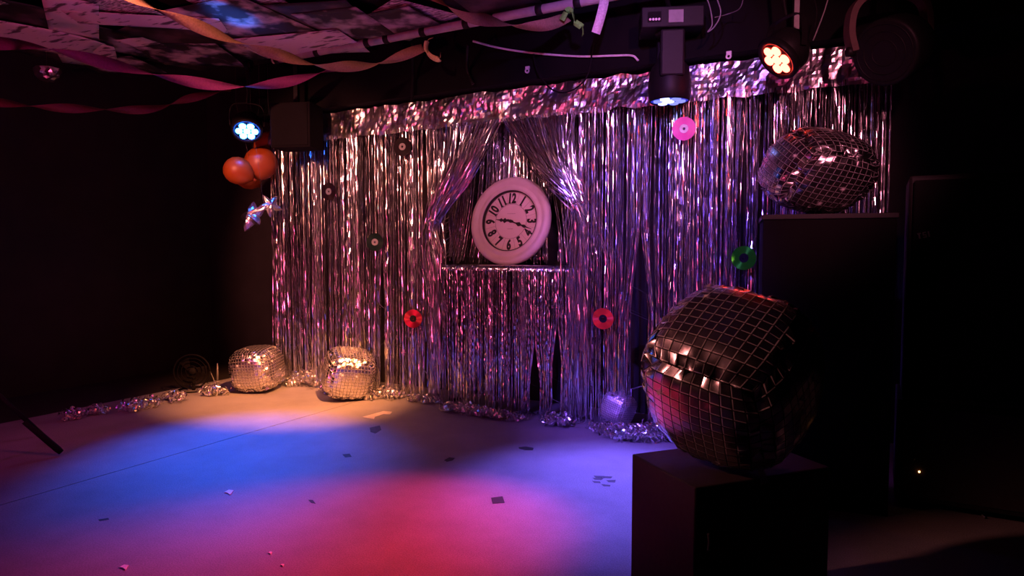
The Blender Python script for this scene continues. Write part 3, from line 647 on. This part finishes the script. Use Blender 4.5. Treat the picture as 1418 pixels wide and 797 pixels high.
# ================================================================== STREAMERS
def streamer(px, wpx, matc, label, name='paper_streamer', turns=.5, ph=0, n=14):
    """px: (x, y, depth) points; crepe band twisting along its length"""
    P = bez([at_d(x, y, d) for x, y, d in px], n); mb = MB(); wd = []; tot = 0
    for q in P: q.z = min(q.z, ZC - .05)
    for i, p in enumerate(P):
        d = (P[min(i + 1, len(P) - 1)] - P[max(i - 1, 0)]).normalized()
        if i: tot += (P[i] - P[i - 1]).length
        sd_ = d.cross(Vector((0, 0, 1))).normalized() if abs(d.z) < .8 else (Vector((.878, .479, 0)) - d * d.dot(Vector((.878, .479, 0)))).normalized(); u_ = sd_.cross(d); a = ph + turns * 2 * math.pi * tot
        wd.append((sd_ * math.cos(a) + u_ * math.sin(a)) * wpx)
    o = P[0].copy(); P = [p - o for p in P]
    mb.strip(P, wd)
    ob = mb.build(name, matc, None, True, o); so = ob.modifiers.new('thick', 'SOLIDIFY'); so.thickness = .0006; so.offset = 0
    return tag(ob, label, 'streamer', 'crepe paper streamers')
def crepe(name, c): return plain(name, c, .75, noise_amt=.18, scale=120, bump=.4)
M['crepe_tan'] = crepe('crepe_tan', (.40, .24, .14)); M['crepe_mag'] = crepe('crepe_magenta', (.20, .022, .14)); M['crepe_red'] = crepe('crepe_red', (.17, .02, .05)); M['crepe_white'] = crepe('crepe_white', (.85, .78, .82)); M['crepe_yel'] = crepe('crepe_yellow', (.75, .62, .25)); M['crepe_grn'] = crepe('crepe_green', (.22, .70, .10))
pd = lambda x: (PY / (CR.inverted() @ Vector((0, 0, 0))).z if False else 0)
def bar_d(x):   # depth at which a pixel column meets the bar
    d = ray(x, 40); return PY / d.y
streamer([(150, -25, 2.9), (185, -2, 2.95), (245, 24, 3.05), (335, 60, 3.3), (432, 88, 3.6), (480, 92, 3.75), (530, 86, 3.9), (586, 66, bar_d(586))], .030, 'crepe_tan', 'tan crepe streamer swooping from the ceiling to the silver bar over the magenta streamer', turns=1.25, ph=1.2)
streamer([(585, -20, 3.1), (605, -2, 3.1), (645, 22, 3.2), (682, 29, 3.35), (722, 36, 3.45), (758, 34, 3.45), (786, 24, bar_d(786))], .030, 'crepe_tan', 'tan crepe streamer crossing the red and blue posters to a green knot', turns=1.25, ph=1.4)
streamer([(-30, 58, 3.4), (60, 66, 3.5), (150, 88, 3.7), (228, 106, 3.9), (312, 119, 4.1), (392, 114, 4.3), (470, 93, 4.4)], .034, 'crepe_mag', 'magenta crepe streamer sagging below the ceiling along the wall end', turns=1.0, ph=1.0)
streamer([(-30, 138, 3.9), (45, 147, 4.0), (130, 151, 4.2), (205, 151, 4.4), (255, 138, 4.6), (320, 123, 4.8)], .028, 'crepe_red', 'dark red crepe streamer hanging lowest, in front of the black wall', turns=1.3, ph=.9)
streamer([(838, -8, bar_d(838) - .03), (836, 6, bar_d(838) - .05), (831, 26, bar_d(838) - .05), (825, 46, bar_d(838) - .04)], .023, 'crepe_white', 'white crepe streamer end hanging straight down from the silver bar', turns=.1, ph=.05)
streamer([(778, 28, bar_d(780) - .06), (786, 14, bar_d(786) - .06), (793, 18, bar_d(793) - .05), (796, 30, bar_d(796) - .06), (806, 38, bar_d(806) - .05), (807, 49, bar_d(807) - .05)], .016, 'crepe_grn', 'green crepe streamer knotted on the silver bar with a short tail', turns=.9, ph=.4)
streamer([(600, 52, bar_d(600) - .05), (592, 56, bar_d(594) - .06), (590, 68, bar_d(590) - .05), (597, 78, bar_d(597) - .04), (608, 82, bar_d(608) - .03), (610, 74, bar_d(610) - .02)], .016, 'crepe_yel', 'yellow crepe streamer end wrapped on the silver bar by the tan streamer', turns=.7, ph=.4)
# ================================================================== CABLES ON THE BEAM
def cable(px, r, mat, label, name='cable', grp=None):
    mb = MB(); P = bez([at_Y(x, y, Y) for x, y, Y in px], 8); o = P[0].copy(); mb.tube([p - o for p in P], r, 8)
    return tag(mb.build(name, mat, None, True, o), label, 'cable', grp)
cable([(655, 57, 3.30), (690, 66, 3.46), (735, 73, 3.485), (800, 78, 3.485), (850, 77, 3.485), (875, 77, 3.485), (884, 84, 3.485)], .006, 'whiteplastic', 'white cable running along the black beam under the silver bar')
cable([(738, 75, 3.47), (745, 100, 3.46), (762, 122, 3.45), (782, 128, 3.45), (803, 118, 3.46), (815, 100, 3.48), (822, 60, 3.48)], .005, 'rubber', 'black cable drooping in a loop before the foil header')
cable([(571, 60, 3.28), (572, 100, 3.44), (570, 140, 3.44)], .010, 'rubber', 'short thick black cable hanging from the bar end')
cable([(648, 62, 3.28), (647, 95, 3.46), (655, 116, 3.46)], .010, 'blackmetal', 'black cable tail hanging under the bar beside the white cable')
cable([(978, -5, 3.30), (984, 14, 3.3), (986, 34, 3.3), (980, 44, 3.3), (990, 36, 3.3), (998, 18, 3.3), (992, -5, 3.28)], .003, 'greyplastic', 'thin grey wire loop dangling between the moving head and the warm par lamp')
cable([(1030, -5, 3.30), (1024, 12, 3.34), (1006, 20, 3.4), (990, 24, 3.3)], .002, 'greyplastic', 'thin grey wire swag next to the wire loop')
cable([(1148, -6, 3.2), (1140, 20, 3.2), (1126, 56, 3.2)], .0025, 'greyplastic', 'thin straight safety wire beside the warm par lamp')
cable([(1126, -6, 3.25), (1131, 15, 3.25), (1128, 40, 3.25)], .003, 'rubber', 'black cable dropping behind the warm par lamp')
b = at_Y(1103, 44, 3.36); mb = MB(); mb.box((-.011, -.003, 0), (.011, .003, 2.34 - b.z)); t = tag(mb.build('slotted_bracket', 'dullsteel', None, False, b), 'grey slotted steel strip hanging from the ceiling above the warm par lamp', 'bracket')
for x, y, lab in ((1009, 78, 'small white cable clip on the beam beside the warm par lamp'), (730, 98, 'small pale cable clip on the beam above the loop of black cable')):
    q = at_Y(x, y, 3.485); mb = MB(); mb.lathe([(.007, -.004), (.014, -.004), (.014, .004), (.007, .004)], 16, Matrix.Rotation(R(90), 4, 'X'), close=True); mb.box((-.012, .0, .010), (.012, .012, .026)); tag(mb.build('cable_clip', 'whiteplastic', None, False, q), lab, 'clip')
# ================================================================== BALLOONS BY THE CORNER
for i, (x, y, d, r, lab) in enumerate(((329, 236, 4.80, .098, 'orange latex balloon jutting from the cluster towards the black wall'), (361, 226, 4.92, .118, 'orange latex balloon in the middle of the hanging cluster'), (369, 202, 5.09, .094, 'topmost orange latex balloon, tucked against the small black loudspeaker'), (344, 243, 5.10, .102, 'lowest orange latex balloon of the hanging cluster'))):
    p = at_d(x, y, d); t = thing('latex_balloon', p, lab, 'balloon', 'orange balloons hung by the corner')
    rt = Euler((R([40, -20, 160, 60][i]), R([-50, 30, 10, 20][i]), 0)).to_matrix().to_4x4(); mb = MB()
    prof = [(0, 1.0), (.35, .94), (.68, .74), (.91, .42), (1.0, .05), (.94, -.35), (.74, -.72), (.45, -1.02), (.18, -1.2), (.07, -1.25)]
    mb.lathe([(a * r, b_ * r) for a, b_ in prof][::-1], 28, rt); mb.build('skin', 'orange', t, True)
    mb = MB(); mb.lathe([(.05 * r, -1.24 * r), (.12 * r, -1.29 * r), (.06 * r, -1.33 * r), (.16 * r, -1.42 * r), (0.02 * r, -1.38 * r)], 12, rt); mb.build('knot', 'orange', t, True)
    mb = MB(); q = rt @ Vector((0, 0, -1.3 * r)); mb.tube([q, Vector((0, 0, (ZC - p.z) * .6)), Vector((.0, 0, ZC - p.z - .002))], .0008, 4); mb.build('string', 'thread', t)
def star_balloon(p, rad, rot, label, pts=5, hang=True):
    t = thing('star_balloon', p, label, 'balloon'); T = rot.to_matrix().to_4x4(); mb = MB(); rg = random.Random(int(p.x * 1000)); rings = 5; n = pts * 8; vs = []; fs = []
    for side in (1, -1):
        o = len(vs); vs.append((0, 0, side * rad * .36))
        for j in range(1, rings + 1):
            s = j / rings
            for k in range(n):
                a = 2 * math.pi * k / n; tri = abs(((k / n * pts) % 1) * 2 - 1); R_ = rad * (.48 + .52 * tri ** 1.3)
                h = side * rad * .36 * (1 - s * s) ** .6 * (1 - .25 * s) + (rg.gauss(0, rad * .02) if s < 1 else 0)
                vs.append((R_ * s * math.cos(a), R_ * s * math.sin(a), h))
        for k in range(n): fs.append((o, o + 1 + k, o + 1 + (k + 1) % n))
        for j in range(rings - 1):
            for k in range(n): a = o + 1 + j * n + k; b_ = o + 1 + j * n + (k + 1) % n; fs.append((a, a + n, b_ + n, b_))
    mb.add(vs, fs, 0, T); mb.build('skin', 'crumpled', t)
    mb = MB(); mb.tube([T @ Vector((rad * .9, 0, 0)), Vector((0, 0, (ZC - p.z) * .7)), Vector((0, 0, ZC - p.z - .002))], .0008, 4); mb.build('string', 'thread', t)
    return t
star_balloon(at_d(350, 299, 4.8), .125, Euler((R(62), R(-35), R(15))), 'crumpled silver star balloon hanging under the orange cluster')
star_balloon(at_d(374, 284, 4.82), .09, Euler((R(80), R(20), R(60))), 'smaller silver star balloon hanging right at the curtain edge')
p = at_d(65, 99, 4.3); t = thing('foil_bauble', p, 'small crumpled silver foil bauble hanging before the black wall, alone', 'bauble'); mb = MB(); rg = random.Random(5)
bm = bmesh.new(); bmesh.ops.create_icosphere(bm, subdivisions=3, radius=1)
for v in bm.verts:
    v.co *= 1 + .22 * noise.noise(v.co * 2.6) ; v.co = Vector((v.co.x * .085, v.co.y * .07, (v.co.z if v.co.z < .35 else .35) * .062))
bm.verts.index_update(); mb.add([v.co.copy() for v in bm.verts], [[v.index for v in f.verts] for f in bm.faces]); bm.free(); mb.build('skin', 'crumpled', t)
mb = MB(); mb.tube([(0, 0, .02), (0, 0, ZC - p.z - .002)], .0008, 4); mb.build('string', 'thread', t)
# ================================================================== TINSEL ON THE FLOOR
def tinsel(x, y, rx, ry, h, n, label, seed, hwm=1):
    c = at_z(x, y, 0); rg = random.Random(seed); mb = MB()
    for k in range(int(n * .75)):
        a = rg.random() * 6.283; q = math.sqrt(rg.random()); c0 = Vector((math.cos(a) * q * rx, math.sin(a) * q * ry, 0)); hh = h * (1 - q * .6); d = rg.random() * 6.28
        r_ = rg.uniform(.012, .034); hw = rg.choice((.0035, .005, .007)) * hwm; sp = rg.uniform(.5, 2.2); tl = rg.uniform(-.6, .6); pts = []; wd = []; z0 = rg.uniform(.2, 1) * hh
        u_ = Vector((math.cos(d), math.sin(d), 0)); v_ = Vector((-math.sin(d) * math.sin(tl), math.cos(d) * math.sin(tl), math.cos(tl))); ax = u_.cross(v_); L_ = rg.uniform(.2, .9)
        for i in range(15):
            th = L_ + sp * 6.28 * i / 14; p = c0 + u_ * (r_ * math.cos(th) + (i - 7) * .004) + v_ * (r_ * math.sin(th)) + ax * ((i - 7) * .003) + Vector((0, 0, z0 * .8 + .012))
            w_ = (ax + Vector((rg.gauss(0, .25), rg.gauss(0, .25), rg.gauss(0, .25)))).normalized() * hw; p.z = max(p.z, abs(w_.z) + .002); pts.append(p); wd.append(w_)
        mb.strip(pts, wd)
    o = mb.build('tinsel_clump', 'tinsel', None, False, c); tag(o, label, 'tinsel', 'clumps of tinsel on the floor'); return o
TN = [(102, 579, .07, .05, .05, 36, 'small tinsel clump on the reddish floor edge, farthest from the curtain'), (135, 573, .06, .04, .04, 24, 'flat tinsel clump beside the clump farthest from the curtain'), (185, 567, .08, .06, .07, 50, 'tinsel clump midway along the dark floor edge'), (207, 563, .06, .05, .05, 34, 'tinsel clump touching the midway clump on the dark floor edge'),
      (243, 555, .08, .05, .06, 44, 'tinsel clump on the dark floor edge between the midway clumps and the balloon'), (297, 546, .09, .07, .07, 60, 'bright tinsel clump beside the shadow of the lone floor balloon'),
      (398, 532, .14, .06, .05, 60, 'tinsel clump at the curtain foot beside the lone floor balloon'), (432, 532, .17, .10, .14, 150, 'tall bright tinsel heap at the curtain foot between the two floor balloons'), (462, 544, .10, .06, .06, 60, 'tinsel clump in front of the heap, touching the second floor balloon'),
      (507, 551, .09, .06, .06, 60, 'tinsel clump right under the second floor balloon'), (538, 550, .10, .07, .07, 70, 'tinsel clump on the floor past the second balloon'), (588, 556, .12, .05, .03, 50, 'low tinsel clump at the curtain foot under the dark red disc'),
      (645, 571, .16, .05, .025, 70, 'loose tinsel clump at the foot of the skirt under the clock'), (690, 578, .16, .04, .022, 60, 'flat tinsel clump at the foot of the skirt under the clock, violet tinted'), (772, 588, .08, .06, .07, 70, 'tinsel clump with a dark underside before the curtain gap'),
      (838, 599, .10, .04, .03, 50, 'tinsel clump in front of the smallest balloon'), (872, 606, .12, .09, .06, 120, 'big bright tinsel heap beside the smallest balloon'), (905, 605, .14, .10, .07, 140, 'big bright tinsel heap between the smallest balloon and the low plinth')]
for i, (x, y, rx, ry, h, n, lab) in enumerate(TN): tinsel(x, y, rx, ry, h, n, lab, 100 + i, 1.2 if n > 55 else 1)
# ================================================================== MARKS AND SCRAPS ON THE FLOOR
M['tape_pale'] = plain('pale_tape', (.62, .52, .46), .6); M['tape_black'] = plain('black_gaffer', (.02, .02, .02), .75); M['scuff'] = plain('dark_scuff', (.07, .065, .065), .8); M['scrap'] = plain('white_scrap', (.8, .8, .8), .6)
def flat(name, px, mat, label, cat, grp=None, h=.0012):
    P = [at_z(x, y, 0) for x, y in px]; c = sum(P, Vector()) / len(P); n = len(P); mb = MB()
    vs = [(p.x - c.x, p.y - c.y, .0004) for p in P] + [(p.x - c.x, p.y - c.y, h) for p in P]
    mb.add(vs, [tuple(range(n, 2 * n)), tuple(range(n))[::-1]] + [(i, (i + 1) % n, n + (i + 1) % n, n + i) for i in range(n)])
    return tag(mb.build(name, mat, None, False, c), label, cat, grp)
flat('tape_mark', [(502, 577), (531, 569), (543, 570), (540, 573.5), (531, 573), (519, 577), (518, 580)], 'tape_pale', 'pale tape arrowhead marking a spot on the stage floor', 'tape')
flat('tape_square', [(680, 689), (696, 687), (699, 696), (682, 697)], 'tape_black', 'black square of gaffer tape on the magenta-lit floor', 'tape')
flat('tape_scrap', [(718, 619), (728, 618), (739, 620), (738, 623), (728, 623), (719, 621)], 'tape_black', 'dark tape scrap on the violet-lit floor before the curtain', 'tape')
flat('tape_scrap', [(615, 637), (622, 633), (630, 634), (627, 637), (619, 639)], 'tape_black', 'torn black tape scrap near the middle of the stage floor', 'tape')
flat('tape_scrap', [(474, 629), (484, 628), (487, 632), (478, 633)], 'tape_black', 'torn black tape scrap on the edge of the blue pool of light', 'tape')
flat('tape_scrap', [(427, 692), (433, 692), (437, 697), (431, 696)], 'tape_black', 'small dark scrap on the pink-lit floor by the red pool', 'tape')
flat('tape_scrap', [(136, 719), (150, 717), (151, 719), (138, 721)], 'tape_black', 'thin dark tape sliver on the purple floor near the long joint', 'tape')
flat('tape_scrap', [(512, 592), (526, 589), (528, 595), (520, 600), (513, 598)], 'scuff', 'dark scuffed tape patch just below the pale arrowhead', 'tape')
rg = random.Random(3)
for k in range(7):
    x, y = 815 + rg.uniform(-3, 30), 662 + rg.uniform(-4, 10)
    flat('scuff_mark', [(x, y), (x + rg.uniform(8, 16), y + rg.uniform(-1, 2)), (x + 12, y + 3), (x + 3, y + 2.5)], 'scuff', 'one of several dark scuffs in a patch on the violet-lit floor', 'scuff', 'patch of dark scuffs', .0006 + k * .0001)
for x, y, lab in ((317, 682, 'white paper scrap on the blue-lit floor'), (172, 786, 'white paper scrap on the purple floor near the stand foot side'), (391, 783, 'white fleck of paper on the pink-lit floor'), (374, 766, 'tiny white fleck near the other fleck on the pink-lit floor')):
    s = 1.6 if x in (317, 172) else .7
    flat('paper_scrap', [(x - 4 * s, y), (x, y - 2 * s), (x + 4 * s, y - 1.6 * s), (x + 2 * s, y + 1 * s), (x + 1 * s, y + 2.2 * s), (x - 1 * s, y + .6 * s)], 'scrap', lab, 'scrap', None, .004)
# ================================================================== DARK LEFT SIDE
# tripod stand outside the frame, one leg reaching in
ft = at_z(85, 627, .012); up_ = at_d(-70, 495, 3.05); hub = Vector((up_.x, up_.y, 0))
t = thing('tripod_stand', hub, 'black tripod stand leg reaching over the reddish floor edge', 'stand'); dv = (ft - hub); dv.z = 0; hz = up_.z
mb = MB(); mb.tube([(0, 0, hz - .2), (0, 0, 1.9)], .016, 12); mb.build('pole', 'blackmetal', t, True)
mb = MB(); mb.lathe([(.02, hz - .05), (.032, hz - .04), (.032, hz + .04), (.02, hz + .05)], 16); mb.build('collar', 'blackmetal', t, True)
for k in range(3):
    d_ = Matrix.Rotation(R(120 * k), 3, 'Z') @ dv; e_ = d_ + Vector((0, 0, .016))
    mb = MB(); mb.tube([d_.normalized() * .03 + Vector((0, 0, hz)), e_], .011, 10); lg = mb.build('leg', 'rubber', t, True)
    dd = (e_ - Vector((0, 0, hz))).normalized(); mb = MB(); mb.tube([e_ - dd * .22, e_ - dd * .02, e_], [.015, .016, .013], 10); mb.build('rubber_foot', 'rubber', lg, True)
# little floor fan against the wall
p = at_z(268, 540, 0); t = thing('floor_fan', p, 'small black fan with a ring guard on the dark floor by the wall', 'fan', rz=R(40)); A = Matrix.Translation((0, 0, .14)) @ Matrix.Rotation(R(90), 4, 'X')
mb = MB(); mb.lathe([(.07, -.02), (.10, .0), (.10, .012), (.07, -.01)], 20, Matrix.Identity(4)); mb.build('base', 'rubber', t, True)
mb = MB(); mb.tube([(0, .01, 0), (0, .01, .14)], .012, 8); mb.build('neck', 'rubber', t)
for r0 in (.04, .07, .095, .12):
    mb = MB(); mb.tube([A @ Vector((r0 * math.cos(a * math.pi / 18), r0 * math.sin(a * math.pi / 18), .03)) for a in range(37)], .0025 if r0 < .11 else .006, 6); mb.build('guard_ring', 'soffit', t, True)
for k in range(3):
    mb = MB(); a = k * 2.094; mb.add([A @ Vector((.02 * math.cos(a), .02 * math.sin(a), .02)), A @ Vector((.10 * math.cos(a - .3), .10 * math.sin(a - .3), .012)), A @ Vector((.105 * math.cos(a + .4), .105 * math.sin(a + .4), .022)), A @ Vector((.03 * math.cos(a + .9), .03 * math.sin(a + .9), .02))], [(0, 1, 2, 3)]); mb.build('blade', 'soffit', t)
mb = MB(); mb.lathe([(.025, -.03), (.028, .02), (.018, .034), (0, .036)], 16, A); mb.build('motor', 'rubber', t, True)
p = at_z(301, 528, 0); mb = MB(); mb.tube([(0, 0, 0), (.004, 0, .06), (.006, 0, .14)], [.007, .008, .004], 8); mb.lathe([(.03, 0), (.03, .006), (.008, .008)], 14); tag(mb.build('short_post', 'dullsteel', None, True, p), 'short pale grey post standing at the dark floor edge by the lone balloon', 'post')
p = at_z(294, 529, 0); mb = MB(); mb.tube(bez([(.03, 0, .004), (.0, 0, .05), (-.02, 0, .08), (-.03, .01, .085)], 5), .003, 6); tag(mb.build('cable', 'greyplastic', None, True, p), 'bent grey cable end beside the short pale post', 'cable')
